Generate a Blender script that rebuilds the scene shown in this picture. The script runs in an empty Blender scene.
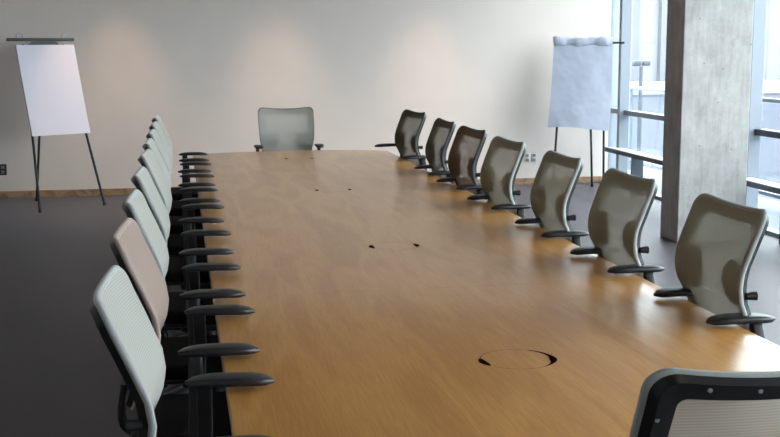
import bpy, bmesh, math, random
from mathutils import Vector, Matrix, noise
random.seed(7)
scn = bpy.context.scene
col = scn.collection
PI = math.pi

# ------------------------------------------------------------------ helpers
def lin(r, g, b):
    def f(c):
        c /= 255.0
        return c / 12.92 if c <= 0.04045 else ((c + 0.055) / 1.055) ** 2.4
    return (f(r), f(g), f(b), 1.0)

def new_mat(name):
    m = bpy.data.materials.new(name)
    m.use_nodes = True
    nt = m.node_tree
    b = nt.nodes['Principled BSDF']
    return m, nt, b

def plain(name, rgb, rough=0.6, metal=0.0, spec=0.5, noise=0.0, scale=8.0, bump=0.0):
    m, nt, b = new_mat(name)
    c = lin(*rgb)
    b.inputs['Base Color'].default_value = c
    b.inputs['Roughness'].default_value = rough
    b.inputs['Metallic'].default_value = metal
    b.inputs['Specular IOR Level'].default_value = spec
    if noise or bump:
        tc = nt.nodes.new('ShaderNodeTexCoord')
        n = nt.nodes.new('ShaderNodeTexNoise')
        n.inputs['Scale'].default_value = scale
        n.inputs['Detail'].default_value = 6
        nt.links.new(tc.outputs['Object'], n.inputs['Vector'])
        if noise:
            r = nt.nodes.new('ShaderNodeValToRGB')
            r.color_ramp.elements[0].position = 0.3
            r.color_ramp.elements[1].position = 0.7
            r.color_ramp.elements[0].color = tuple(x * (1 - noise) for x in c[:3]) + (1,)
            r.color_ramp.elements[1].color = tuple(min(1, x * (1 + noise)) for x in c[:3]) + (1,)
            nt.links.new(n.outputs['Fac'], r.inputs['Fac'])
            nt.links.new(r.outputs['Color'], b.inputs['Base Color'])
        if bump:
            bp = nt.nodes.new('ShaderNodeBump')
            bp.inputs['Strength'].default_value = bump
            bp.inputs['Distance'].default_value = 0.01
            nt.links.new(n.outputs['Fac'], bp.inputs['Height'])
            nt.links.new(bp.outputs['Normal'], b.inputs['Normal'])
    return m

def link(name, bm, mats, parent=None, smooth=True, loc=None):
    me = bpy.data.meshes.new(name)
    bmesh.ops.recalc_face_normals(bm, faces=bm.faces[:])
    bm.to_mesh(me)
    bm.free()
    if not isinstance(mats, (list, tuple)):
        mats = [mats]
    for m in mats:
        me.materials.append(m)
    if smooth:
        for p in me.polygons:
            p.use_smooth = True
        me.set_sharp_from_angle(angle=math.radians(40))
    o = bpy.data.objects.new(name, me)
    col.objects.link(o)
    if parent:
        o.parent = parent
    if loc:
        o.location = loc
    return o

def empty(name, loc=(0, 0, 0), rz=0.0, parent=None):
    o = bpy.data.objects.new(name, None)
    o.empty_display_size = 0.1
    col.objects.link(o)
    o.location = loc
    o.rotation_euler = (0, 0, rz)
    if parent:
        o.parent = parent
    return o

def tag(o, label=None, cat=None, group=None, kind=None):
    if label: o['label'] = label
    if cat: o['category'] = cat
    if group: o['group'] = group
    if kind: o['kind'] = kind
    return o

def box(bm, lo, hi, bevel=0.0, seg=2):
    r = bmesh.ops.create_cube(bm, size=1.0)
    vs = r['verts']
    for v in vs:
        v.co = Vector([lo[i] + (v.co[i] + 0.5) * (hi[i] - lo[i]) for i in range(3)])
    if bevel:
        es = list({e for v in vs for e in v.link_edges})
        bmesh.ops.bevel(bm, geom=es, offset=bevel, segments=seg, affect='EDGES', profile=0.5)
    return bm

def cyl(bm, p0, p1, r0, r1=None, seg=16):
    p0, p1 = Vector(p0), Vector(p1)
    r1 = r0 if r1 is None else r1
    d = p1 - p0
    q = Vector((0, 0, 1)).rotation_difference(d.normalized())
    M = Matrix.Translation((p0 + p1) / 2) @ q.to_matrix().to_4x4()
    bmesh.ops.create_cone(bm, cap_ends=True, segments=seg, radius1=r0, radius2=r1, depth=d.length, matrix=M)
    return bm

def sweep(bm, path, sect, up=Vector((0, 0, 1)), scales=None):
    """sweep a closed 2-D section (list of (a,b)) along a path; a is sideways, b is along 'up'"""
    path = [Vector(p) for p in path]
    rings = []
    for i, p in enumerate(path):
        t = (path[min(i + 1, len(path) - 1)] - path[max(i - 1, 0)]).normalized()
        s = t.cross(up)
        if s.length < 1e-4:
            s = Vector((0, 1, 0))
        s.normalize()
        n = s.cross(t).normalized()
        k = scales[i] if scales else 1.0
        ka, kb = k if isinstance(k, (tuple, list)) else (k, k)
        rings.append([bm.verts.new(p + s * a * ka + n * b * kb) for a, b in sect])
    m = len(sect)
    for i in range(len(rings) - 1):
        for j in range(m):
            bm.faces.new((rings[i][j], rings[i][(j + 1) % m], rings[i + 1][(j + 1) % m], rings[i + 1][j]))
    bm.faces.new(rings[0][::-1])
    bm.faces.new(rings[-1])
    return bm

def rrect(w, h, r, n=4):
    out = []
    for cx, cy, a0 in ((w - r, h - r, 0), (-w + r, h - r, 90), (-w + r, -h + r, 180), (w - r, -h + r, 270)):
        for k in range(n + 1):
            a = math.radians(a0 + 90 * k / n)
            out.append((cx + r * math.cos(a), cy + r * math.sin(a)))
    return out

def ellipse(a, b, n=12):
    return [(a * math.cos(2 * PI * k / n), b * math.sin(2 * PI * k / n)) for k in range(n)]

def smooth_path(pts, n=5):
    pts = [Vector(p) for p in pts]
    out = []
    for i in range(len(pts) - 1):
        p0, p1, p2, p3 = pts[max(i - 1, 0)], pts[i], pts[i + 1], pts[min(i + 2, len(pts) - 1)]
        for k in range(n):
            t = k / n
            out.append(0.5 * ((2 * p1) + (-p0 + p2) * t + (2 * p0 - 5 * p1 + 4 * p2 - p3) * t * t + (-p0 + 3 * p1 - 3 * p2 + p3) * t ** 3))
    out.append(pts[-1])
    return out

# ------------------------------------------------------------------ materials
def mat_wall():
    m = plain('wall_paint', (214, 203, 196), rough=0.75, spec=0.25, noise=0.02, scale=3.0, bump=0.03)
    return m

def mat_carpet():
    m, nt, b = new_mat('carpet')
    tc = nt.nodes.new('ShaderNodeTexCoord')
    n1 = nt.nodes.new('ShaderNodeTexNoise'); n1.inputs['Scale'].default_value = 140; n1.inputs['Detail'].default_value = 3
    n2 = nt.nodes.new('ShaderNodeTexNoise'); n2.inputs['Scale'].default_value = 1.3; n2.inputs['Detail'].default_value = 3
    ad = nt.nodes.new('ShaderNodeMath'); ad.operation = 'MULTIPLY_ADD'; ad.inputs[1].default_value = 0.5
    r = nt.nodes.new('ShaderNodeValToRGB')
    r.color_ramp.elements[0].position = 0.35; r.color_ramp.elements[1].position = 0.95
    r.color_ramp.elements[0].color = lin(30, 23, 24); r.color_ramp.elements[1].color = lin(52, 42, 44)
    nt.links.new(tc.outputs['Object'], n1.inputs['Vector']); nt.links.new(tc.outputs['Object'], n2.inputs['Vector'])
    nt.links.new(n2.outputs['Fac'], ad.inputs[0]); nt.links.new(n1.outputs['Fac'], ad.inputs[2])
    nt.links.new(ad.outputs[0], r.inputs['Fac']); nt.links.new(r.outputs['Color'], b.inputs['Base Color'])
    b.inputs['Roughness'].default_value = 0.5
    b.inputs['Specular IOR Level'].default_value = 0.6
    b.inputs['Sheen Weight'].default_value = 0.09
    b.inputs['Sheen Roughness'].default_value = 0.45
    b.inputs['Sheen Tint'].default_value = (0.85, 0.82, 0.95, 1)
    bp = nt.nodes.new('ShaderNodeBump'); bp.inputs['Strength'].default_value = 0.25; bp.inputs['Distance'].default_value = 0.003
    nt.links.new(n1.outputs['Fac'], bp.inputs['Height']); nt.links.new(bp.outputs['Normal'], b.inputs['Normal'])
    return m

def mat_wood(name, dark, mid, light, rough=0.36, coat=1.0, scale=1.0):
    m, nt, b = new_mat(name)
    tc = nt.nodes.new('ShaderNodeTexCoord')
    mp = nt.nodes.new('ShaderNodeMapping')
    mp.inputs['Scale'].default_value = (7.0 * scale, 1.1 * scale, 7.0 * scale)
    nz = nt.nodes.new('ShaderNodeTexNoise'); nz.inputs['Scale'].default_value = 0.8; nz.inputs['Detail'].default_value = 2.0; nz.inputs['Distortion'].default_value = 0.6
    mul = nt.nodes.new('ShaderNodeMath'); mul.operation = 'MULTIPLY'; mul.inputs[1].default_value = 17.0
    fr = nt.nodes.new('ShaderNodeMath'); fr.operation = 'SINE'
    mp2 = nt.nodes.new('ShaderNodeMapping'); mp2.inputs['Scale'].default_value = (240, 9, 240)
    fine = nt.nodes.new('ShaderNodeTexNoise'); fine.inputs['Scale'].default_value = 1.0; fine.inputs['Detail'].default_value = 3
    mp3 = nt.nodes.new('ShaderNodeMapping'); mp3.inputs['Scale'].default_value = (1.6, 0.5, 1.6)
    blot = nt.nodes.new('ShaderNodeTexNoise'); blot.inputs['Scale'].default_value = 1.0
    for a in (mp, mp2, mp3):
        nt.links.new(tc.outputs['Object'], a.inputs['Vector'])
    nt.links.new(mp.outputs[0], nz.inputs['Vector']); nt.links.new(mp2.outputs[0], fine.inputs['Vector']); nt.links.new(mp3.outputs[0], blot.inputs['Vector'])
    nt.links.new(nz.outputs['Fac'], mul.inputs[0]); nt.links.new(mul.outputs[0], fr.inputs[0])
    s1 = nt.nodes.new('ShaderNodeMath'); s1.operation = 'MULTIPLY_ADD'; s1.inputs[1].default_value = 0.16
    nt.links.new(fr.outputs[0], s1.inputs[0]); nt.links.new(fine.outputs['Fac'], s1.inputs[2])
    s2 = nt.nodes.new('ShaderNodeMath'); s2.operation = 'MULTIPLY_ADD'; s2.inputs[1].default_value = 0.25; 
    nt.links.new(blot.outputs['Fac'], s2.inputs[0]); nt.links.new(s1.outputs[0], s2.inputs[2])
    r = nt.nodes.new('ShaderNodeValToRGB')
    r.color_ramp.elements[0].position = 0.36; r.color_ramp.elements[0].color = lin(*dark)
    r.color_ramp.elements[1].position = 0.92; r.color_ramp.elements[1].color = lin(*light)
    e = r.color_ramp.elements.new(0.63); e.color = lin(*mid)
    nt.links.new(s2.outputs[0], r.inputs['Fac']); nt.links.new(r.outputs['Color'], b.inputs['Base Color'])
    b.inputs['Roughness'].default_value = rough
    b.inputs['Specular IOR Level'].default_value = 0.5
    b.inputs['Coat Weight'].default_value = coat
    b.inputs['Coat Roughness'].default_value = 0.27
    return m

def mat_concrete(name, c0, c1):
    m, nt, b = new_mat(name)
    tc = nt.nodes.new('ShaderNodeTexCoord')
    n1 = nt.nodes.new('ShaderNodeTexNoise'); n1.inputs['Scale'].default_value = 3.5; n1.inputs['Detail'].default_value = 9; n1.inputs['Roughness'].default_value = 0.7
    mp = nt.nodes.new('ShaderNodeMapping'); mp.inputs['Scale'].default_value = (9, 9, 1.4)
    n2 = nt.nodes.new('ShaderNodeTexNoise'); n2.inputs['Scale'].default_value = 3; n2.inputs['Detail'].default_value = 4
    v = nt.nodes.new('ShaderNodeTexVoronoi'); v.inputs['Scale'].default_value = 9
    nt.links.new(tc.outputs['Object'], n1.inputs['Vector']); nt.links.new(tc.outputs['Object'], mp.inputs['Vector'])
    nt.links.new(mp.outputs[0], n2.inputs['Vector']); nt.links.new(tc.outputs['Object'], v.inputs['Vector'])
    mx = nt.nodes.new('ShaderNodeMath'); mx.operation = 'MULTIPLY_ADD'; mx.inputs[1].default_value = 0.45
    nt.links.new(n2.outputs['Fac'], mx.inputs[0]); nt.links.new(n1.outputs['Fac'], mx.inputs[2])
    r = nt.nodes.new('ShaderNodeValToRGB')
    r.color_ramp.elements[0].position = 0.5; r.color_ramp.elements[1].position = 0.95
    r.color_ramp.elements[0].color = lin(*c0); r.color_ramp.elements[1].color = lin(*c1)
    nt.links.new(mx.outputs[0], r.inputs['Fac'])
    pit = nt.nodes.new('ShaderNodeValToRGB')
    pit.color_ramp.elements[0].position = 0.035; pit.color_ramp.elements[1].position = 0.075
    pit.color_ramp.elements[0].color = (0.35, 0.33, 0.3, 1); pit.color_ramp.elements[1].color = (1, 1, 1, 1)
    nt.links.new(v.outputs['Distance'], pit.inputs['Fac'])
    mm = nt.nodes.new('ShaderNodeMix'); mm.data_type = 'RGBA'; mm.blend_type = 'MULTIPLY'; mm.inputs[0].default_value = 0.8
    nt.links.new(r.outputs['Color'], mm.inputs[6]); nt.links.new(pit.outputs['Color'], mm.inputs[7])
    nt.links.new(mm.outputs[2], b.inputs['Base Color'])
    b.inputs['Roughness'].default_value = 0.85
    bp = nt.nodes.new('ShaderNodeBump'); bp.inputs['Strength'].default_value = 0.3; bp.inputs['Distance'].default_value = 0.01
    nt.links.new(mx.outputs[0], bp.inputs['Height']); nt.links.new(bp.outputs['Normal'], b.inputs['Normal'])
    return m

def mat_mesh(name, rgb, alpha=0.83):
    """woven see-through chair fabric: fine horizontal ribs, some light passes"""
    m = bpy.data.materials.new(name); m.use_nodes = True
    nt = m.node_tree; nt.nodes.clear()
    out = nt.nodes.new('ShaderNodeOutputMaterial')
    d = nt.nodes.new('ShaderNodeBsdfPrincipled'); d.inputs['Roughness'].default_value = 0.8
    d.inputs['Specular IOR Level'].default_value = 0.2
    tl = nt.nodes.new('ShaderNodeBsdfTranslucent')
    tr = nt.nodes.new('ShaderNodeBsdfTransparent')
    tc = nt.nodes.new('ShaderNodeTexCoord')
    w = nt.nodes.new('ShaderNodeTexWave'); w.bands_direction = 'Z'; w.inputs['Scale'].default_value = 48.0
    w.inputs['Distortion'].default_value = 0.3
    nt.links.new(tc.outputs['Object'], w.inputs['Vector'])
    c = lin(*rgb)
    cr = nt.nodes.new('ShaderNodeValToRGB')
    cr.color_ramp.elements[0].color = tuple(x * 0.9 for x in c[:3]) + (1,)
    cr.color_ramp.elements[1].color = c
    nt.links.new(w.outputs['Fac'], cr.inputs['Fac'])
    nt.links.new(cr.outputs['Color'], d.inputs['Base Color']); nt.links.new(cr.outputs['Color'], tl.inputs['Color'])
    m1 = nt.nodes.new('ShaderNodeMixShader'); m1.inputs[0].default_value = 0.10
    nt.links.new(d.outputs[0], m1.inputs[1]); nt.links.new(tl.outputs[0], m1.inputs[2])
    mr = nt.nodes.new('ShaderNodeMapRange'); mr.inputs[3].default_value = alpha - 0.04; mr.inputs[4].default_value = min(1, alpha + 0.04)
    nt.links.new(w.outputs['Fac'], mr.inputs[0])
    m2 = nt.nodes.new('ShaderNodeMixShader')
    nt.links.new(mr.outputs[0], m2.inputs[0])
    nt.links.new(tr.outputs[0], m2.inputs[1]); nt.links.new(m1.outputs[0], m2.inputs[2])
    nt.links.new(m2.outputs[0], out.inputs[0])
    return m

def mat_glass(tint=(0.92, 0.97, 0.97, 1), name='window_glass'):
    m = bpy.data.materials.new(name); m.use_nodes = True
    nt = m.node_tree; nt.nodes.clear()
    out = nt.nodes.new('ShaderNodeOutputMaterial')
    tr = nt.nodes.new('ShaderNodeBsdfTransparent'); tr.inputs['Color'].default_value = tint
    gl = nt.nodes.new('ShaderNodeBsdfGlossy'); gl.inputs['Roughness'].default_value = 0.02
    lw = nt.nodes.new('ShaderNodeLayerWeight'); lw.inputs['Blend'].default_value = 0.5
    pw = nt.nodes.new('ShaderNodeMath'); pw.operation = 'POWER'; pw.inputs[1].default_value = 7.0
    nt.links.new(lw.outputs['Facing'], pw.inputs[0])
    fr = nt.nodes.new('ShaderNodeMath'); fr.operation = 'MULTIPLY_ADD'; fr.inputs[1].default_value = 0.9; fr.inputs[2].default_value = 0.03
    nt.links.new(pw.outputs[0], fr.inputs[0])
    mx = nt.nodes.new('ShaderNodeMixShader')
    nt.links.new(fr.outputs[0], mx.inputs[0]); nt.links.new(tr.outputs[0], mx.inputs[1]); nt.links.new(gl.outputs[0], mx.inputs[2])
    nt.links.new(mx.outputs[0], out.inputs[0])
    return m

M = {}
M['wall'] = mat_wall()
M['ceiling'] = mat_concrete('ceiling_concrete', (120, 117, 113), (150, 147, 143))
M['carpet'] = mat_carpet()
M['wood'] = mat_wood('oak_veneer', (184, 126, 56), (196, 138, 66), (208, 152, 80))
M['base'] = mat_wood('baseboard_oak', (110, 84, 62), (146, 116, 88), (168, 138, 108), rough=0.5, coat=0.0)
M['black'] = plain('black_plastic', (26, 26, 29), 0.42, noise=0.1, scale=40)
M['pad'] = plain('black_soft_armrest', (30, 30, 34), 0.38, noise=0.08, scale=60)
M['seat'] = plain('black_seat_fabric', (21, 21, 24), 0.9, spec=0.2, noise=0.25, scale=220, bump=0.2)
M['lumbar'] = plain('blue_grey_lumbar', (58, 66, 70), 0.6, noise=0.08, scale=30)
M['screw'] = plain('screw_steel', (150, 150, 155), 0.35, metal=1.0, noise=0.05, scale=50)
M['mesh_grey'] = mat_mesh('mesh_light_grey', (182, 181, 174))  # chair fabric, colour lifted for the window light on the left row
M['mesh_olive'] = mat_mesh('mesh_olive_grey', (158, 155, 138))  # same chair fabric, backlit shade of the right row mixed into its colour
M['mesh_beige'] = mat_mesh('mesh_beige', (168, 148, 138))
M['mesh_brown'] = mat_mesh('mesh_brown', (112, 94, 78))
M['mesh_dark'] = mat_mesh('mesh_dark_grey', (98, 98, 88))  # same fabric again, colour darkened for far chairs standing against the light
M['rim_grey'] = plain('rim_light_grey', (172, 176, 176), 0.7, noise=0.06, scale=120)
M['rim_beige'] = plain('rim_beige', (182, 162, 154), 0.7, noise=0.06, scale=120)
M['rim_dark'] = plain('rim_dark', (60, 60, 60), 0.7, noise=0.06, scale=120)
M['paper'] = plain('white_paper', (206, 204, 216), 0.8, spec=0.15, noise=0.012, scale=2.5)
M['board'] = plain('pad_backing_board', (150, 150, 154), 0.8, noise=0.05, scale=20)
M['sheet'] = plain('crumpled_paper', (180, 186, 202), 0.8, spec=0.15, noise=0.03, scale=6)
M['easel'] = plain('easel_black', (18, 18, 20), 0.5, noise=0.1, scale=30)
M['chrome'] = plain('hook_wire', (120, 122, 124), 0.3, metal=0.9, noise=0.05, scale=30)
M['concrete'] = mat_concrete('concrete', (150, 147, 144), (190, 188, 186))
M['alu'] = plain('mullion_light_grey', (134, 142, 152), 0.45, noise=0.03, scale=6)
M['dark_alu'] = plain('rail_dark', (52, 58, 72), 0.45, noise=0.05, scale=6)
M['mid_alu'] = plain('rail_grey', (128, 138, 150), 0.45, noise=0.05, scale=6)
M['ledge'] = plain('ledge_white', (225, 228, 230), 0.5, noise=0.02, scale=4)
M['glass'] = mat_glass()
M['terrace'] = mat_concrete('terrace_paving', (92, 98, 106), (112, 118, 126))
M['street'] = mat_concrete('street_paving', (96, 102, 110), (120, 126, 132))
M['facade'] = plain('facade_grey', (138, 139, 146), 0.8, noise=0.04, scale=0.6)
M['facade_fin'] = plain('facade_fin', (110, 111, 120), 0.8, noise=0.05, scale=0.6)
M['railglass'] = plain('railing_post_grey', (104, 114, 128), 0.4, noise=0.04, scale=5)
M['tint_glass'] = mat_glass((0.86, 0.89, 0.91, 1), 'tinted_glass')
M['outlet_dark'] = plain('outlet_dark', (38, 38, 44), 0.4, noise=0.05, scale=20)
M['outlet_light'] = plain('outlet_light', (188, 192, 192), 0.4, noise=0.03, scale=20)
M['slot'] = plain('socket_slots', (120, 122, 122), 0.5, noise=0.05, scale=20)
M['groove'] = plain('dark_recess', (26, 15, 9), 1.0, spec=0.0, noise=0.1, scale=30)

# ------------------------------------------------------------------ room shell
YW, XW, XL, YB, ZC = 13.017, 5.0, -4.2, -3.2, 3.4
def struct(name, bm, m, parent=None, smooth=False):
    o = link(name, bm, m, parent, smooth)
    if not parent:
        o['kind'] = 'structure'
    return o
struct('floor', box(bmesh.new(), (XL, YB, -0.2), (XW + 0.12, YW + 0.15, 0)), M['carpet'])
struct('ceiling', box(bmesh.new(), (XL, YB, ZC), (XW + 0.12, YW + 0.15, ZC + 0.15)), M['ceiling'])
struct('wall_far', box(bmesh.new(), (XL, YW, 0), (XW - 0.0005, YW + 0.15, ZC)), M['wall'])
struct('wall_left', box(bmesh.new(), (XL - 0.15, YB, 0), (XL, YW + 0.15, ZC)), M['wall'])
struct('wall_back', box(bmesh.new(), (XL, YB - 0.15, 0), (XW + 0.12, YB, ZC)), M['wall'])
struct('baseboard_far', box(bmesh.new(), (XL, YW - 0.014, 0), (XW - 0.02, YW, 0.075), 0.003), M['base'])

# window wall along X = 5: bays of mullions, dark rails and glass
edges = [13.017, 12.5]
y = 12.5
while y > YB + 1.6:
    y -= 1.52
    edges.append(y)
edges.append(YB)
for k in range(len(edges) - 1):
    y1, y0 = edges[k], edges[k + 1]
    w = empty('window_%d' % (k + 1), (XW, y0, 0))
    w['kind'] = 'structure'
    L = y1 - y0
    # vertical mullion at the far end of the bay
    mw = 0.07 if k else 0.0
    if k: struct('mullion', box(bmesh.new(), (-0.1, L - mw, 0), (0.018, L - 0.001, ZC), 0.004), M['alu'], w)
    for (za, zb, mt, nm) in ((0.0, 0.035, 'mid_alu', 'sill_rail'), (0.835, 0.89, 'mid_alu' if k < 2 else 'dark_alu', 'mid_rail'), (3.30, 3.4, 'alu', 'head_rail')):
        struct(nm, box(bmesh.new(), (-0.045, 0.0, za), (0.06, L - mw, zb), 0.003), M[mt], w)
    struct('pane', box(bmesh.new(), (0.02, 0, 0.03), (0.028, L - mw, 3.34)), M['glass'], w)
# low white ledge along the glass, with a dark front edge
t = struct('trim_1', box(bmesh.new(), (XW - 0.2, YB, 0.435), (XW - 0.05, YW - 0.45, 0.462), 0.002), M['ledge'])
struct('ledge_edge', box(bmesh.new(), (XW - 0.235, YB, 0.418), (XW - 0.2, YW - 0.45, 0.466), 0.004), M['dark_alu'], t)
for yy in (11.8, 10.2, 8.6, 7.0, 5.0, 3.0, 1.0):
    struct('ledge_bracket', box(bmesh.new(), (XW - 0.19, yy, 0.0), (XW - 0.06, yy + 0.03, 0.434)), M['dark_alu'], t)
# white end jamb between wall and glass
struct('trim_2', box(bmesh.new(), (XW - 0.0, 13.017, 0), (XW + 0.12, YW + 0.15, ZC)), M['alu'])

# concrete column
c = struct('column', box(bmesh.new(), (4.02, 8.85, 0), (4.62, 9.2, ZC), 0.008), M['concrete'])
tag(c, 'square bare concrete column standing near the window wall', 'column')

# ------------------------------------------------------------------ outside
terr = struct('terrace', box(bmesh.new(), (XW + 0.13, -6, -0.35), (6.35, 40, -0.06)), M['terrace'])
gnd = struct('street_ground', box(bmesh.new(), (-60, -60, -4.4), (140, 160, -4.0)), M['street'])
rl = empty('terrace_railing', (6.0, 8.0, -0.06))
tag(rl, 'grey terrace railing with tinted glass panels outside the windows', 'railing')
link('top_rail', box(bmesh.new(), (-0.03, -10, 1.09), (0.03, 26, 1.13), 0.004), M['railglass'], rl)
link('lower_rail', box(bmesh.new(), (-0.015, -10, 0.12), (0.015, 26, 0.16), 0.004), M['railglass'], rl)
for k in range(18):
    link('post', box(bmesh.new(), (-0.02, -10 + 2.1 * k, 0), (0.02, -9.95 + 2.1 * k, 1.09)), M['railglass'], rl)
for k in range(17):
    link('glass_panel', box(bmesh.new(), (-0.005, -9.94 + 2.1 * k, 0.17), (0.005, -7.91 + 2.1 * k, 1.08)), M['tint_glass'], rl)

bl = empty('office_building', (8, 48, -4))
tag(bl, 'pale office building with vertical fins outside the windows', 'building')
link('facade', box(bmesh.new(), (0, 0, 0), (60, 12, 10.5)), M['facade'], bl, smooth=False)
for k in range(40):
    x = 0.6 + 1.5 * k
    wd = 0.5 if k % 3 else 0.8
    link('fin', box(bmesh.new(), (x, -0.35, 0.3), (x + wd, -0.002, 10.5)), M['facade_fin'], bl, smooth=False)
b2 = empty('low_building', (10, 38, -4))
tag(b2, 'low grey building beyond the terrace railing', 'building')
link('facade', box(bmesh.new(), (4, 0, 0), (30, 6, 3.9)), M['facade_fin'], b2, smooth=False)
link('parapet', box(bmesh.new(), (3.9, -0.12, 3.902), (30.1, 6.1, 4.15)), M['facade'], b2, smooth=False)
lp = empty('street_lamp', (12.0, 29.0, -4.0))
tag(lp, 'street lamp with a small double head outside beside the mullion', 'lamp post')
link('pole', cyl(bmesh.new(), (0, 0, 0), (0, 0, 5.05), 0.07, 0.05), M['dark_alu'], lp)
for s in (-1, 1):
    link('lamp_head', box(bmesh.new(), (s * 0.13 - 0.1, -0.1, 5.06), (s * 0.13 + 0.1, 0.1, 5.2), 0.03), M['dark_alu'], lp)

# ------------------------------------------------------------------ conference table
TZ = 0.715
TX0, TX1 = 0.103, 1.782
TC = (TX0 + TX1) / 2
YN, YF, SAG = 2.66, 9.95, 0.17
tb = empty('conference_table', (TC, 6.3, 0))
tag(tb, 'long oak conference table with bowed ends and cable hatches', 'table')
hw = (TX1 - TX0) / 2
JO = [YN - 0.2, 4.2, 6.27, 8.33, YF + 0.2]
HATCH = [3.17, 5.14, 7.27, 9.38]
for k in range(4):
    bm = bmesh.new()
    ya, yb = JO[k] - 6.3 + 0.0008, JO[k + 1] - 6.3 - 0.0008
    n = 24
    lo, hi = [], []
    for i in range(n + 1):
        x = -hw + 2 * hw * i / n
        q = SAG * (1 - (x / hw) ** 2)
        lo.append((x, (YN - q * 1.5 - 6.3) if k == 0 else ya))
        hi.append((x, (YF + q - 6.3) if k == 3 else yb))
    pts = lo + hi[::-1]
    vs = [bm.verts.new((p[0], p[1], TZ - 0.036)) for p in pts]
    f = bm.faces.new(vs)
    r = bmesh.ops.extrude_face_region(bm, geom=[f])
    vs2 = [g for g in r['geom'] if isinstance(g, bmesh.types.BMVert)]
    for v in vs2:
        v.co.z = TZ
    top_e = [e for e in bm.edges if e.verts[0].co.z > TZ - 1e-5 and e.verts[1].co.z > TZ - 1e-5 and not (
        (k > 0 and abs(e.verts[0].co.y - ya) < 1e-5 and abs(e.verts[1].co.y - ya) < 1e-5) or
        (k < 3 and abs(e.verts[0].co.y - yb) < 1e-5 and abs(e.verts[1].co.y - yb) < 1e-5))]
    bmesh.ops.bevel(bm, geom=top_e, offset=0.006, segments=3, affect='EDGES', profile=0.5)
    o = link('tabletop_leaf', bm, M['wood'], tb)
    hy = HATCH[k] - 6.3
    hx = 0.952 - TC
    # flush round cable hatch: hair-thin groove ring and two finger notches
    bm = bmesh.new()
    N = 64
    ring = []
    for i in range(N):
        a = 2 * PI * i / N
        ring.append([bm.verts.new((hx + rr * math.cos(a), hy + rr * math.sin(a), TZ + 0.0006)) for rr in (0.1065, 0.1082)])
    for i in range(N):
        a, b = ring[i], ring[(i + 1) % N]
        bm.faces.new((a[0], a[1], b[1], b[0]))
    h = link('cable_hatch', bm, M['groove'], tb, smooth=False)
    for s in (-1, 1):
        bm = bmesh.new()
        big = (k == 0 and s == 1)
        a0, a1, wd = (-62, 58, 0.013) if big else ((-14, 30, 0.012) if k == 0 else (-24, 24, 0.013))
        if k >= 2: a0, a1 = -18, 18
        inner, outer = [], []
        for i in range(17):
            u = i / 16
            a = math.radians(a0 + (a1 - a0) * u) + (PI if s < 0 else 0)
            e = math.sin(PI * u) ** (0.9 if big else 0.6)
            if big:
                e *= 0.35 + 0.65 * math.exp(-((u - 0.40) / 0.17) ** 2)
            ri, ro = 0.1075 - wd * e, 0.1075 + wd * e * 0.8
            inner.append((hx + ri * math.cos(a), hy + ri * math.sin(a))); outer.append((hx + ro * math.cos(a), hy + ro * math.sin(a)))
        poly = inner + outer[1:-1][::-1]
        bb = [bm.verts.new((p[0], p[1], TZ + 0.0002)) for p in poly]
        tt = [bm.verts.new((p[0], p[1], TZ + 0.0012)) for p in poly]
        m_ = len(poly)
        for i in range(m_):
            bm.faces.new((bb[i], bb[(i + 1) % m_], tt[(i + 1) % m_], tt[i]))
        nI = len(inner)
        def top(i): return tt[i]
        for i in range(nI - 1):
            A, B = inner_i, inner_j = i, i + 1
            oi = (m_ - i) % m_ if i > 0 else 0
            oj = (m_ - (i + 1)) if i + 1 < nI - 1 else nI - 1
            f = [tt[i], tt[i + 1]]
            if oj != i + 1: f.append(tt[oj])
            if oi != i: f.append(tt[oi])
            if len(f) >= 3: bm.faces.new(f)
        link('finger_notch', bm, M['groove'], h, smooth=False)
for yy in (3.35, 5.2, 7.35, 9.2):
    p = link('pedestal', box(bmesh.new(), (-0.2, yy - 6.3 - 0.06, 0.05), (0.2, yy - 6.3 + 0.06, TZ - 0.037), 0.008), M['black'], tb)
    link('foot', box(bmesh.new(), (-0.27, yy - 6.3 - 0.05, 0.0), (0.27, yy - 6.3 + 0.05, 0.049), 0.012), M['black'], p)

# ------------------------------------------------------------------ mesh task chair (front = local +X)
BULGE = -0.17
def prof(z, zt, lean, bz=None):
    """front-edge line of the back, x at height z, relative to the lumbar bulge"""
    d = zt - 1.075
    bz = 0.783 + d if bz is None else bz
    q = z - bz + 0.783 if z <= bz else 0.783 + (z - bz) * (1.075 - 0.783) / (zt - bz)
    P = [(0.50, -0.078), (0.54, -0.072), (0.60, -0.058), (0.688, -0.026), (0.727, -0.008), (0.783, 0.0), (0.841, -0.009), (0.945, -0.053), (1.0, -0.078), (1.075, -0.106), (1.12, -0.12)]
    if q <= P[0][0]: return P[0][1]
    for (a, xa), (b, xb) in zip(P, P[1:]):
        if q <= b:
            t = (q - a) / (b - a)
            v = xa + (xb - xa) * t
            break
    else:
        v = P[-1][1]
    if q > 0.783: v *= lean
    return v

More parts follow.
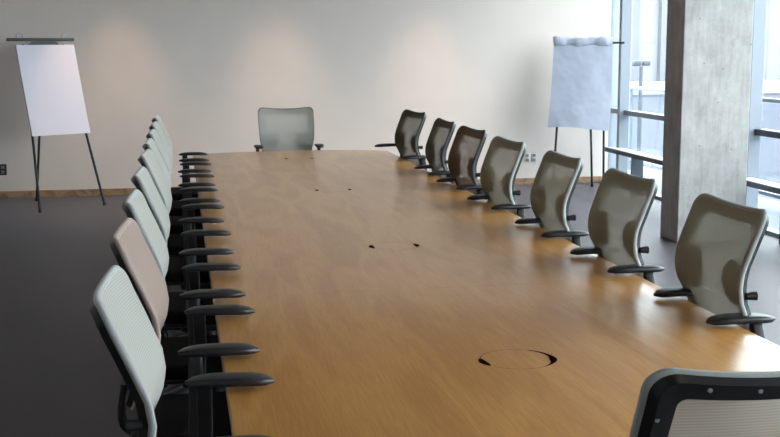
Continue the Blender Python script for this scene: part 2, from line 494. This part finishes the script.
def outline(zt, zb, inset=0.0):
    """closed (y,z) outline of the back: near-square top with rounded corners, narrowing bottom"""
    i = inset
    W = [(0.0, 0.185), (0.12, 0.215), (0.26, 0.243), (0.40, 0.250), (1.0, 0.250)]
    def hwid(z):
        t = z - zb
        for (a, wa), (b, wb) in zip(W, W[1:]):
            if t <= b: return wa + (wb - wa) * (t - a) / (b - a) - i
        return W[-1][1] - i
    pts = []
    ztop, zbot = zt - i, zb + i
    rc = max(0.052 - i * 0.6, 0.014); rb = max(0.075 - i * 0.6, 0.02)
    n = 7
    wt = hwid(zt - rc)
    for k in range(n + 1):
        a = PI / 2 * k / n
        pts.append((wt - rc + rc * math.sin(a), ztop - rc + rc * math.cos(a)))
    zs = [ztop - rc - (ztop - rc - zbot - rb) * k / 16 for k in range(1, 16)]
    pts += [(hwid(z), z) for z in zs]
    wb = hwid(zbot + rb)
    for k in range(n + 1):
        a = PI / 2 * k / n
        pts.append((wb - rb + rb * math.cos(a), zbot + rb - rb * math.sin(a)))
    right = pts
    left = [(-y, z) for y, z in right[::-1]]
    topc = [(-(wt - rc) + 2 * (wt - rc) * k / 12, ztop) for k in range(1, 12)]
    botc = [((wb - rb) - 2 * (wb - rb) * k / 8, zbot) for k in range(1, 8)]
    return right + botc + left + topc

BZ = {1.10: 0.848}
def S(y, z, zt, lean, off=0.0):
    u2 = min(1.0, (y / 0.25) ** 2)
    s = max(0.0, min(1.0, (z - zt + 0.3) / 0.3))
    x = BULGE + prof(z, zt, lean, BZ.get(zt)) - 0.026 * (1 - u2) - off
    return Vector((x, y, z - 0.020 * (1 - u2) * s * s))

def mesh_panel(zt, zb, lean):
    bm = bmesh.new()
    loop = outline(zt, zb)
    cz = zb + 0.26
    rings = []
    K = 9
    for k in range(K):
        s = 1 - k / K
        s = s if k else 1.0
        rings.append([bm.verts.new(S(y * s, cz + (z - cz) * s, zt, lean, 0.0)) for y, z in loop])
    cv = bm.verts.new(S(0, cz, zt, lean))
    n = len(loop)
    for a, b in zip(rings, rings[1:]):
        for j in range(n):
            bm.faces.new((a[j], a[(j + 1) % n], b[(j + 1) % n], b[j]))
    for j in range(n):
        bm.faces.new((rings[-1][j], rings[-1][(j + 1) % n], cv))
    return bm

def edge_rim(zt, zb, lean):
    """fabric-wrapped rim round the back: a rounded bead on the outline, 28 mm deep"""
    bm = bmesh.new()
    lo = outline(zt, zb); n = len(lo)
    prs = [(0.006, -0.0005), (0.0, 0.001), (-0.003, 0.004), (-0.004, 0.009), (-0.003, 0.014), (0.003, 0.018), (0.010, 0.019)]
    rows = []
    for ins, off in prs:
        l2 = outline(zt, zb, ins) if ins > 0 else [(y * (1 - ins * 3.9 * 1.0) if True else y, z + (-ins if z > zt - 0.06 else 0) ) for y, z in lo]
        rows.append([bm.verts.new(S(y, z, zt, lean, off)) for y, z in l2])
    for a, b in zip(rows, rows[1:]):
        for j in range(n):
            bm.faces.new((a[j], a[(j + 1) % n], b[(j + 1) % n], b[j]))
    return bm

def back_ring(zt, zb, lean):
    """dark plastic frame behind the mesh"""
    bm = bmesh.new()
    lo, li = outline(zt, zb, 0.012), outline(zt, zb, 0.054)
    n = len(lo)
    R = [[bm.verts.new(S(y, z, zt, lean, off)) for y, z in l] for l, off in ((outline(zt, zb, 0.005), 0.019), (li, 0.012), (li, 0.028), (outline(zt, zb, 0.018), 0.036))]
    for i in range(4):
        a, b = R[i], R[(i + 1) % 4]
        for j in range(n):
            bm.faces.new((a[j], a[(j + 1) % n], b[(j + 1) % n], b[j]))
    return bm

def make_chair(name, zt=1.075, lean=1.0, arm_shift=0.0, arm_half=0.265, arm_z=0.755, mesh='mesh_grey', rim='rim_grey', screws=False):
    dz = zt - 1.075
    root = empty(name)
    zb = 0.53 + dz
    zs = 0.475 + dz
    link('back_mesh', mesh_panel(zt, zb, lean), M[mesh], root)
    link('edge_rim', edge_rim(zt, zb, lean), M[rim], root)
    fr = link('back_frame', back_ring(zt, zb, lean), M['black'], root)
    if screws:
        for (y, z) in ((-0.148, zt - 0.030), (0.148, zt - 0.030), (-0.057, zt - 0.030), (0.057, zt - 0.030), (-0.226, zt - 0.10), (0.226, zt - 0.10), (-0.226, zt - 0.24), (0.226, zt - 0.24)):
            p = S(y, z, zt, lean, 0.031)
            link('screw', cyl(bmesh.new(), p, p - Vector((0.0045, 0, 0)), 0.0045, seg=10), M['screw'], fr)
    # lumbar pads seen through the mesh, and the knob behind
    for s in (-1, 1):
        bm = bmesh.new()
        zc = BZ.get(zt, 0.783 + dz)
        n = 22
        fr_, bk_ = [], []
        for i in range(n):
            a = 2 * PI * i / n
            y, z = s * 0.145 + 0.074 * math.cos(a), zc + 0.078 * math.sin(a)
            fr_.append(bm.verts.new(S(y, z, zt, lean, 0.0065))); bk_.append(bm.verts.new(S(y, z, zt, lean, 0.0115)))
        for i in range(n):
            bm.faces.new((fr_[i], fr_[(i + 1) % n], bk_[(i + 1) % n], bk_[i]))
        bm.faces.new(fr_); bm.faces.new(bk_[::-1])
        link('lumbar_pad', bm, M['lumbar'], root)
        p = S(s * 0.23, 0.79 + dz, zt, lean, 0.03)
        link('lumbar_knob', cyl(bmesh.new(), p, p + Vector((-0.035, 0, 0)), 0.011, 0.015, seg=14), M['black'], root)
    # spine from the seat mechanism to the lower frame
    bm = bmesh.new()
    xb = S(0, zb + 0.03, zt, lean, 0.034).x
    sweep(bm, smooth_path([(-0.05, 0, zs - 0.075), (-0.2, 0, zs - 0.08), (xb - 0.016, 0, zs - 0.03), (xb - 0.008, 0, zb + 0.05)]), rrect(0.035, 0.010, 0.008), up=Vector((0.3, 0, 1)))
    link('back_upright', bm, M['black'], root)
    # seat
    bm = bmesh.new()
    prs = []
    for (x, hwid, top) in ((-0.235, 0.19, zs - 0.005), (-0.2, 0.225, zs), (-0.05, 0.245, zs - 0.006), (0.1, 0.25, zs - 0.002), (0.2, 0.245, zs + 0.0), (0.25, 0.232, zs - 0.014), (0.275, 0.20, zs - 0.04)):
        sec = rrect(hwid, 0.03, 0.026, 3)
        prs.append([bm.verts.new((x, a, top - 0.032 + b - (0.012 * (1 - min(1, (a / hwid) ** 2)) if b > 0 else 0))) for a, b in sec])
    n = len(prs[0])
    for a, b in zip(prs, prs[1:]):
        for j in range(n):
            bm.faces.new((a[j], a[(j + 1) % n], b[(j + 1) % n], b[j]))
    bm.faces.new(prs[0]); bm.faces.new(prs[-1][::-1])
    link('seat', bm, M['seat'], root)
    link('seat_pan', box(bmesh.new(), (-0.2, -0.2, zs - 0.085), (0.22, 0.2, zs - 0.06), 0.01), M['black'], root)
    link('tilt_mechanism', box(bmesh.new(), (-0.13, -0.08, zs - 0.14), (0.12, 0.08, zs - 0.083), 0.015), M['black'], root)
    bm = cyl(bmesh.new(), (0, 0, 0.12), (0, 0, zs - 0.13), 0.026, seg=18)
    cyl(bm, (0, 0, 0.085), (0, 0, 0.24), 0.034, seg=18)
    link('gas_column', bm, M['black'], root)
    bm = cyl(bmesh.new(), (0, 0, 0.075), (0, 0, 0.125), 0.055, 0.045, seg=20)
    link('base_hub', bm, M['black'], root)
    for k in range(5):
        a = 2 * PI * k / 5
        d = Vector((math.cos(a), math.sin(a), 0))
        bm = bmesh.new()
        sweep(bm, [d * 0.03 + Vector((0, 0, 0.1)), d * 0.16 + Vector((0, 0, 0.095)), d * 0.30 + Vector((0, 0, 0.075))], rrect(0.026, 0.016, 0.008), scales=[1.0, 0.9, 0.7])
        lg = link('base_leg', bm, M['black'], root)
        bm = bmesh.new()
        sd = Vector((-math.sin(a), math.cos(a), 0))
        q = d * 0.30 + Vector((0, 0, 0.03))
        for s in (-1, 1):
            cyl(bm, q + sd * s * 0.006, q + sd * s * 0.024, 0.03, seg=14)
        cyl(bm, q + Vector((0, 0, 0.0)), q + Vector((0, 0, 0.05)), 0.008, seg=8)
        link('caster', bm, M['black'], lg)
    # T arms
    for s in (-1, 1):
        xp = -0.075 + arm_shift * 0.9
        y0 = s * arm_half
        bm = bmesh.new()
        path = smooth_path([(xp * 0.6, s * 0.16, zs - 0.085), (xp, s * 0.235, zs - 0.088), (xp - 0.005, s * 0.275, zs - 0.055), (xp - 0.005, s * 0.285, zs + 0.02), (xp, s * 0.28, arm_z - 0.15), (xp, y0, arm_z - 0.028)], 4)
        sweep(bm, path, rrect(0.021, 0.014, 0.009), up=Vector((0, s, 0.001)))
        link('arm_post', bm, M['black'], root)
        bm = bmesh.new()
        x0, x1 = -0.125 + arm_shift, 0.112 + arm_shift
        N = 12
        path, sc = [], []
        for k in range(N + 1):
            u = k / N
            e = math.sqrt(max(0.02, 1 - abs(2 * u - 1) ** 5))
            path.append((x0 + (x1 - x0) * u, y0 - s * 0.008 * u, arm_z - 0.0135 - 0.008 * max(0, u - 0.6) ** 2 / 0.16 - 0.005 * max(0, 0.3 - u) / 0.3))
            sc.append((e * (0.92 + 0.12 * math.sin(PI * u)), max(0.35, e)))
        sweep(bm, path, rrect(0.037, 0.012, 0.010), scales=sc)
        link('arm_pad', bm, M['pad'], root)
    return root

def copy_tree(o, parent=None):
    c = o.copy()
    col.objects.link(c)
    if parent:
        c.parent = parent
        c.matrix_parent_inverse = o.matrix_parent_inverse
    for ch in list(o.children):
        copy_tree(ch, c)
    return c

def recolour(root, mesh=None, rim=None):
    for ch in root.children:
        n = ch.name.split('.')[0]
        for nm, m in (('back_mesh', mesh), ('edge_rim', rim)):
            if n == nm and m:
                ch.material_slots[0].link = 'OBJECT'
                ch.material_slots[0].material = M[m]

XLC, XRC = 0.11, 1.585
left_y = [2.77, 3.61, 4.40, 5.28, 6.22, 7.0, 7.80, 8.63, 9.46]
left_lab = [
 'pale grey mesh chair nearest the camera in the left row, its back largest',
 'beige mesh chair in the left row, behind the nearest pale grey one',
 'grey mesh chair just beyond the beige one in the left row',
 'grey mesh chair second beyond the beige one in the left row',
 'grey mesh chair in the middle of the left row, fifth from the camera',
 'grey mesh chair in the left row, fourth from the far end',
 'grey mesh chair in the left row, third from the far end',
 'grey mesh chair in the left row, second from the far end',
 'grey mesh chair at the far end of the left row, T armrest against the wall']
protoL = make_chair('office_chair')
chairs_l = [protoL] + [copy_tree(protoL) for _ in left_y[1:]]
rzl = [-0.03, -0.04, -0.02, -0.02, -0.04, -0.01, -0.02, -0.03, 0.0]
for o, y, lab, rz in zip(chairs_l, left_y, left_lab, rzl):
    o.location = (XLC, y, 0); o.rotation_euler = (0, 0, rz)
    tag(o, lab, 'chair', "chairs along the table's left side")
recolour(chairs_l[1], 'mesh_beige', 'rim_beige')

right_p = [(3.64, XRC), (4.51, XRC - 0.01), (5.40, XRC), (6.34, XRC), (7.25, XRC + 0.02), (8.10, XRC + 0.03), (9.25, XRC + 0.05)]
right_lab = [
 'olive grey mesh chair in front of the concrete column, nearest in the right row',
 'olive grey mesh chair just left of the column, second nearest in the right row',
 'olive grey mesh chair in front of the crumpled flip chart',
 'olive grey mesh chair between the brown one and the flip chart, middle of right row',
 'brown mesh chair in the right row, third from the far end',
 'dark mesh chair in the right row, second from the far end',
 'dark mesh chair at the far end of the right row, one armrest raised high']
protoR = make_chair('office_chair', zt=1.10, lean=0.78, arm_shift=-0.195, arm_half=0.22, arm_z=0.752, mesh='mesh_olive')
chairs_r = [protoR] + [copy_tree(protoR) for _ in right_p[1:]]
rzr = [0.0, 0.02, 0.01, 0.07, 0.08, 0.02, 0.15]
for o, (y, x), lab, rz in zip(chairs_r, right_p, right_lab, rzr):
    o.location = (x, y, 0); o.rotation_euler = (0, 0, PI + rz)
    tag(o, lab, 'chair', "chairs along the table's right side")
far_arm = sorted((c for c in chairs_r[6].children if c.name.startswith(('arm_pad', 'arm_post'))), key=lambda c: sum(v.co.y for v in c.data.vertices) / len(c.data.vertices))[:2]
for c in far_arm:
    c.location = (0.08, -0.05, 0.06) if c.name.startswith('arm_pad') else (-0.01, -0.03, 0.055)
recolour(chairs_r[4], 'mesh_brown', 'rim_dark')
recolour(chairs_r[5], 'mesh_dark', 'rim_dark')
recolour(chairs_r[6], 'mesh_dark', 'rim_dark')

far = make_chair('office_chair', zt=1.075, arm_half=0.275, arm_z=0.755, rim='rim_dark', mesh='mesh_grey')
far.location = (0.955, 10.28, 0); far.rotation_euler = (0, 0, -PI / 2)
tag(far, "grey mesh chair alone at the table's far head, facing the camera", 'chair')
near = make_chair('office_chair', zt=1.075, arm_half=0.275, screws=True)
near.location = (1.03, 2.12, 0); near.rotation_euler = (0, 0, PI / 2 + 0.02)
tag(near, "mesh chair seen from behind at the table's near end, dark frame with screws", 'chair')

# ------------------------------------------------------------------ flip chart easels
def tube(bm, a, b, r=0.011, seg=10):
    return cyl(bm, a, b, r, seg=seg)

def easel(name, loc, yaw, feet_w, lean, height, rear, pad_bottom, top_w):
    """local: front = -Y; front feet on y=0"""
    e = empty(name, loc, yaw)
    back = lambda z: lean * z / height
    for s in (-1, 1):
        bm = bmesh.new()
        tube(bm, (s * feet_w / 2, 0, 0.012), (s * top_w / 2, back(height - 0.05), height - 0.05), 0.013)
        l = link('leg', bm, M['easel'], e)
        bm = bmesh.new(); tube(bm, (s * feet_w / 2, 0, 0.0), (s * feet_w / 2, 0.002, 0.035), 0.017)
        link('rubber_foot', bm, M['easel'], l)
    bm = bmesh.new(); tube(bm, (0.0 + rear[0], rear[1], 0.012), (rear[0] * 0.5, back(height - 0.05) + 0.03, height - 0.05), 0.013)
    l = link('leg', bm, M['easel'], e)
    bm = bmesh.new(); tube(bm, (rear[0], rear[1], 0.0), (rear[0], rear[1], 0.035), 0.017)
    link('rubber_foot', bm, M['easel'], l)
    return e, back

# left easel
HL = 1.70
eL, bk = easel('flip_chart_easel', (-1.088, 11.985, 0), math.radians(34), 0.72, 0.47, HL, (0.03, 0.82), 0.73, 0.44)
tag(eL, 'black tripod flip chart easel holding a blank pad, left of the table', 'easel')
y = bk(HL)
bar = link('crossbar', box(bmesh.new(), (-0.385, y - 0.016, HL - 0.018), (0.35, y + 0.016, HL + 0.014), 0.006), M['easel'], eL)
bm = bmesh.new()
prs = [[bm.verts.new((a, y - 0.03 + dy, b)) for a, b in ((-0.19, HL - 0.066), (-0.13, HL - 0.02), (0.13, HL - 0.02), (0.19, HL - 0.066), (0.12, HL - 0.058), (0.05, HL - 0.075), (-0.05, HL - 0.075), (-0.12, HL - 0.058))] for dy in (0, 0.014)]
bm.faces.new(prs[0]); bm.faces.new(prs[1][::-1])
for j in range(8):
    bm.faces.new((prs[0][j], prs[0][(j + 1) % 8], prs[1][(j + 1) % 8], prs[1][j]))
link('clamp', bm, M['easel'], eL, smooth=False)
for s in (-1, 1):
    bm = bmesh.new()
    pts = [(s * 0.25 + 0.035 * math.cos(a), y, HL + 0.03 + 0.035 * math.sin(a)) for a in [math.radians(-40 + 260 * k / 10) for k in range(11)]]
    sweep(bm, pts, ellipse(0.004, 0.004, 6), up=Vector((0, 1, 0)))
    link('hook', bm, M['chrome'], bar)

def slab(bm, w, z0, z1, back, off0, th, curl=0.0, dx=lambda z: 0.0, rows=10, cols=8):
    """leaning slab in the easel plane: front face off0 metres in front of the legs"""
    F, B = [], []
    for i in range(rows + 1):
        z = z0 + (z1 - z0) * i / rows
        fr, br = [], []
        for j in range(cols + 1):
            x = -w / 2 + w * j / cols
            c = curl * (1 - i / rows) ** 3 * (0.4 + 0.6 * j / cols)
            fr.append(bm.verts.new((x + dx(z), back(z) - off0 - th - c, z)))
            br.append(bm.verts.new((x + dx(z), back(z) - off0 - c * 0.6, z)))
        F.append(fr); B.append(br)
    for G in (F, B):
        for i in range(rows):
            for j in range(cols):
                bm.faces.new((G[i][j], G[i][j + 1], G[i + 1][j + 1], G[i + 1][j]))
    for i in range(rows):
        for j in (0, cols):
            bm.faces.new((F[i][j], F[i + 1][j], B[i + 1][j], B[i][j]))
    for j in range(cols):
        for i in (0, rows):
            bm.faces.new((F[i][j], F[i][j + 1], B[i][j + 1], B[i][j]))
    return bm

pl = empty('paper_pad', (-1.088, 11.985, 0), math.radians(34))
tag(pl, 'blank white paper pad hanging on the left easel', 'paper pad')
link('top_sheet', slab(bmesh.new(), 0.64, 0.745, HL - 0.055, bk, 0.030, 0.012, curl=0.015), M['paper'], pl)
link('backing_board', slab(bmesh.new(), 0.635, 0.75, HL - 0.06, bk, 0.018, 0.010), M['board'], pl)

# right easel with a crumpled sheet folded over its top
HR = 1.70
eR, bkr = easel('flip_chart_easel', (4.345, 12.2, 0), math.radians(-24), 0.56, 0.36, HR, (0.12, 0.52), 0.7, 0.46)
tag(eR, 'black tripod flip chart easel under a crumpled sheet, beside the windows', 'easel')
y = bkr(HR)
link('crossbar', box(bmesh.new(), (-0.30, y - 0.012, HR - 0.068), (0.455, y + 0.012, HR - 0.044), 0.006), M['easel'], eR)

pr = empty('paper_pad', (4.345, 12.2, 0), math.radians(-24))
tag(pr, 'bluish crumpled flip chart paper folded over the right easel', 'paper pad')
link('backing_board', slab(bmesh.new(), 0.63, 0.72, HR - 0.03, bkr, 0.016, 0.008), M['board'], pr)
# main sheet, wrinkled, flaring slightly towards the bottom left
random.seed(3)
def wr(x, z):
    p = Vector((x * 4.0, z * 3.2, 0.7))
    q = Vector((x * 11.0 + z * 4, z * 9.0, 3.1))
    r_ = Vector((x * 26.0, z * 22.0, 5.3))
    return 0.012 * abs(noise.noise(p)) + 0.005 * abs(noise.noise(q)) + 0.002 * noise.noise(r_)
bm = bmesh.new()
rows, cols = 44, 30
G = [[], []]
for side, th in ((0, 0.0), (1, 0.002)):
    for i in range(rows + 1):
        v = i / rows
        z = 0.70 + (HR - 0.03 - 0.70) * v
        row = []
        for j in range(cols + 1):
            u = j / cols
            x = -0.325 - 0.03 * (1 - v) ** 2 + (0.65 + 0.03 * (1 - v)) * u
            zz = z + (0.020 * math.sin(PI * u * 1.3 + 0.4) * (1 - v) ** 3) - 0.0
            row.append(bm.verts.new((x, bkr(z) - 0.050 - wr(x, z) - 0.05 * (1 - v) ** 2 * math.sin(PI * (0.15 + 0.7 * u)) + th, zz)))
        G[side].append(row)
for g in G:
    for i in range(rows):
        for j in range(cols):
            bm.faces.new((g[i][j], g[i][j + 1], g[i + 1][j + 1], g[i + 1][j]))
for i in range(rows):
    for j in (0, cols):
        bm.faces.new((G[0][i][j], G[0][i + 1][j], G[1][i + 1][j], G[1][i][j]))
for j in range(cols):
    for i in (0, rows):
        bm.faces.new((G[0][i][j], G[0][i][j + 1], G[1][i][j + 1], G[1][i][j]))
link('crumpled_sheet', bm, M['sheet'], pr)
# the roll of folded-over paper along the top
bm = bmesh.new()
N = 40
path, sc = [], []
for k in range(N + 1):
    u = k / N
    x = -0.325 + 0.65 * u
    path.append((x, bkr(HR) - 0.055 - 0.008 * math.sin(17 * u), HR - 0.045 + 0.005 * math.sin(9 * u + 1) + 0.003 * math.sin(31 * u)))
    sc.append((1 + 0.09 * math.sin(23 * u) + 0.05 * math.sin(51 * u), 1 + 0.08 * math.sin(13 * u + 2) + 0.05 * math.sin(41 * u) - (0.2 * math.exp(-((u - 0.5) / 0.06) ** 2))))
sweep(bm, path, ellipse(0.028, 0.055, 14), scales=sc)
link('folded_over_paper', bm, M['sheet'], pr)

# ------------------------------------------------------------------ wall outlets
def outlet(x, z, mat, lab, w=0.08, h=0.12):
    o = empty('wall_outlet', (x, YW, z))
    tag(o, lab, 'outlet')
    link('cover_plate', box(bmesh.new(), (-w / 2, -0.008, -h / 2), (w / 2, -0.0005, h / 2), 0.003), M[mat], o)
    for s in (-1, 1):
        link('socket', box(bmesh.new(), (-0.017, -0.0105, s * 0.026 - 0.016), (0.017, -0.0078, s * 0.026 + 0.016), 0.003), M['slot'], o)
outlet(-1.90, 0.31, 'outlet_dark', 'dark wall outlet low on the far wall at left')
outlet(4.005, 0.315, 'outlet_light', 'pale wall outlet beside the right row, left of the two', 0.065, 0.1)
outlet(4.085, 0.315, 'outlet_light', 'pale wall outlet beside the right row, right of the two', 0.065, 0.1)

# ------------------------------------------------------------------ light
w = bpy.data.worlds.new('sky'); scn.world = w; w.use_nodes = True
nt = w.node_tree
bg = nt.nodes['Background']
tc = nt.nodes.new('ShaderNodeTexCoord')
n = nt.nodes.new('ShaderNodeTexNoise'); n.inputs['Scale'].default_value = 2.0; n.inputs['Detail'].default_value = 5
r = nt.nodes.new('ShaderNodeValToRGB')
r.color_ramp.elements[0].color = (0.88, 0.93, 1.0, 1); r.color_ramp.elements[1].color = (0.97, 0.98, 1.0, 1)
nt.links.new(tc.outputs['Generated'], n.inputs['Vector']); nt.links.new(n.outputs['Fac'], r.inputs['Fac']); nt.links.new(r.outputs['Color'], bg.inputs['Color'])
bg.inputs['Strength'].default_value = 7.0

def spot(name, loc, power, ang, blend, colr, rad=0.05, tgt=(0, 0, -1)):
    l = bpy.data.lights.new(name, 'SPOT'); l.energy = power; l.spot_size = math.radians(ang); l.spot_blend = blend
    l.color = colr; l.shadow_soft_size = rad
    o = bpy.data.objects.new(name, l); col.objects.link(o); o.location = loc
    o.rotation_euler = Vector(tgt).to_track_quat('-Z', 'Y').to_euler()
    return o
for x in (-0.6, 1.1, 2.8):
    spot('downlight_lamp', (x, 12.35, ZC - 0.02), 130, 54, 0.8, (1.0, 0.66, 0.42))
for x in (0.94, 3.4):  # added fill: unseen ceiling spots that lift the general room light
    for yy in (1.0, 4.2, 7.4, 10.4):
        spot('downlight_lamp', (x, yy, ZC - 0.02), 14, 120, 0.8, (1.0, 0.86, 0.70))

# ------------------------------------------------------------------ camera
f_px, pitch, yaw, roll, H = 1155.5464, 0.1488, 0.1796, -0.0041, 1.6265
F = Vector((math.sin(yaw) * math.cos(pitch), math.cos(yaw) * math.cos(pitch), -math.sin(pitch)))
R0 = Vector((math.cos(yaw), -math.sin(yaw), 0)); U0 = R0.cross(F)
R = R0 * math.cos(roll) + U0 * math.sin(roll); U = -R0 * math.sin(roll) + U0 * math.cos(roll)
cam = bpy.data.cameras.new('camera'); co = bpy.data.objects.new('camera', cam); col.objects.link(co)
co.matrix_world = Matrix(((R.x, U.x, -F.x, 0), (R.y, U.y, -F.y, 0), (R.z, U.z, -F.z, H), (0, 0, 0, 1)))
cam.sensor_width = 36.0; cam.lens = 36.0 * f_px / 780.0
cam.clip_start = 0.05; cam.clip_end = 500
scn.camera = co

scn.view_settings.view_transform = 'Standard'
scn.view_settings.look = 'None'
scn.view_settings.gamma = 1.0
scn.view_settings.use_curve_mapping = False
scn.view_settings.exposure = 0.58
scn.cycles.use_denoising = True
scn.cycles.max_bounces = 10
scn.cycles.diffuse_bounces = 6
scn.cycles.transparent_max_bounces = 24
scn.cycles.sample_clamp_indirect = 8.0
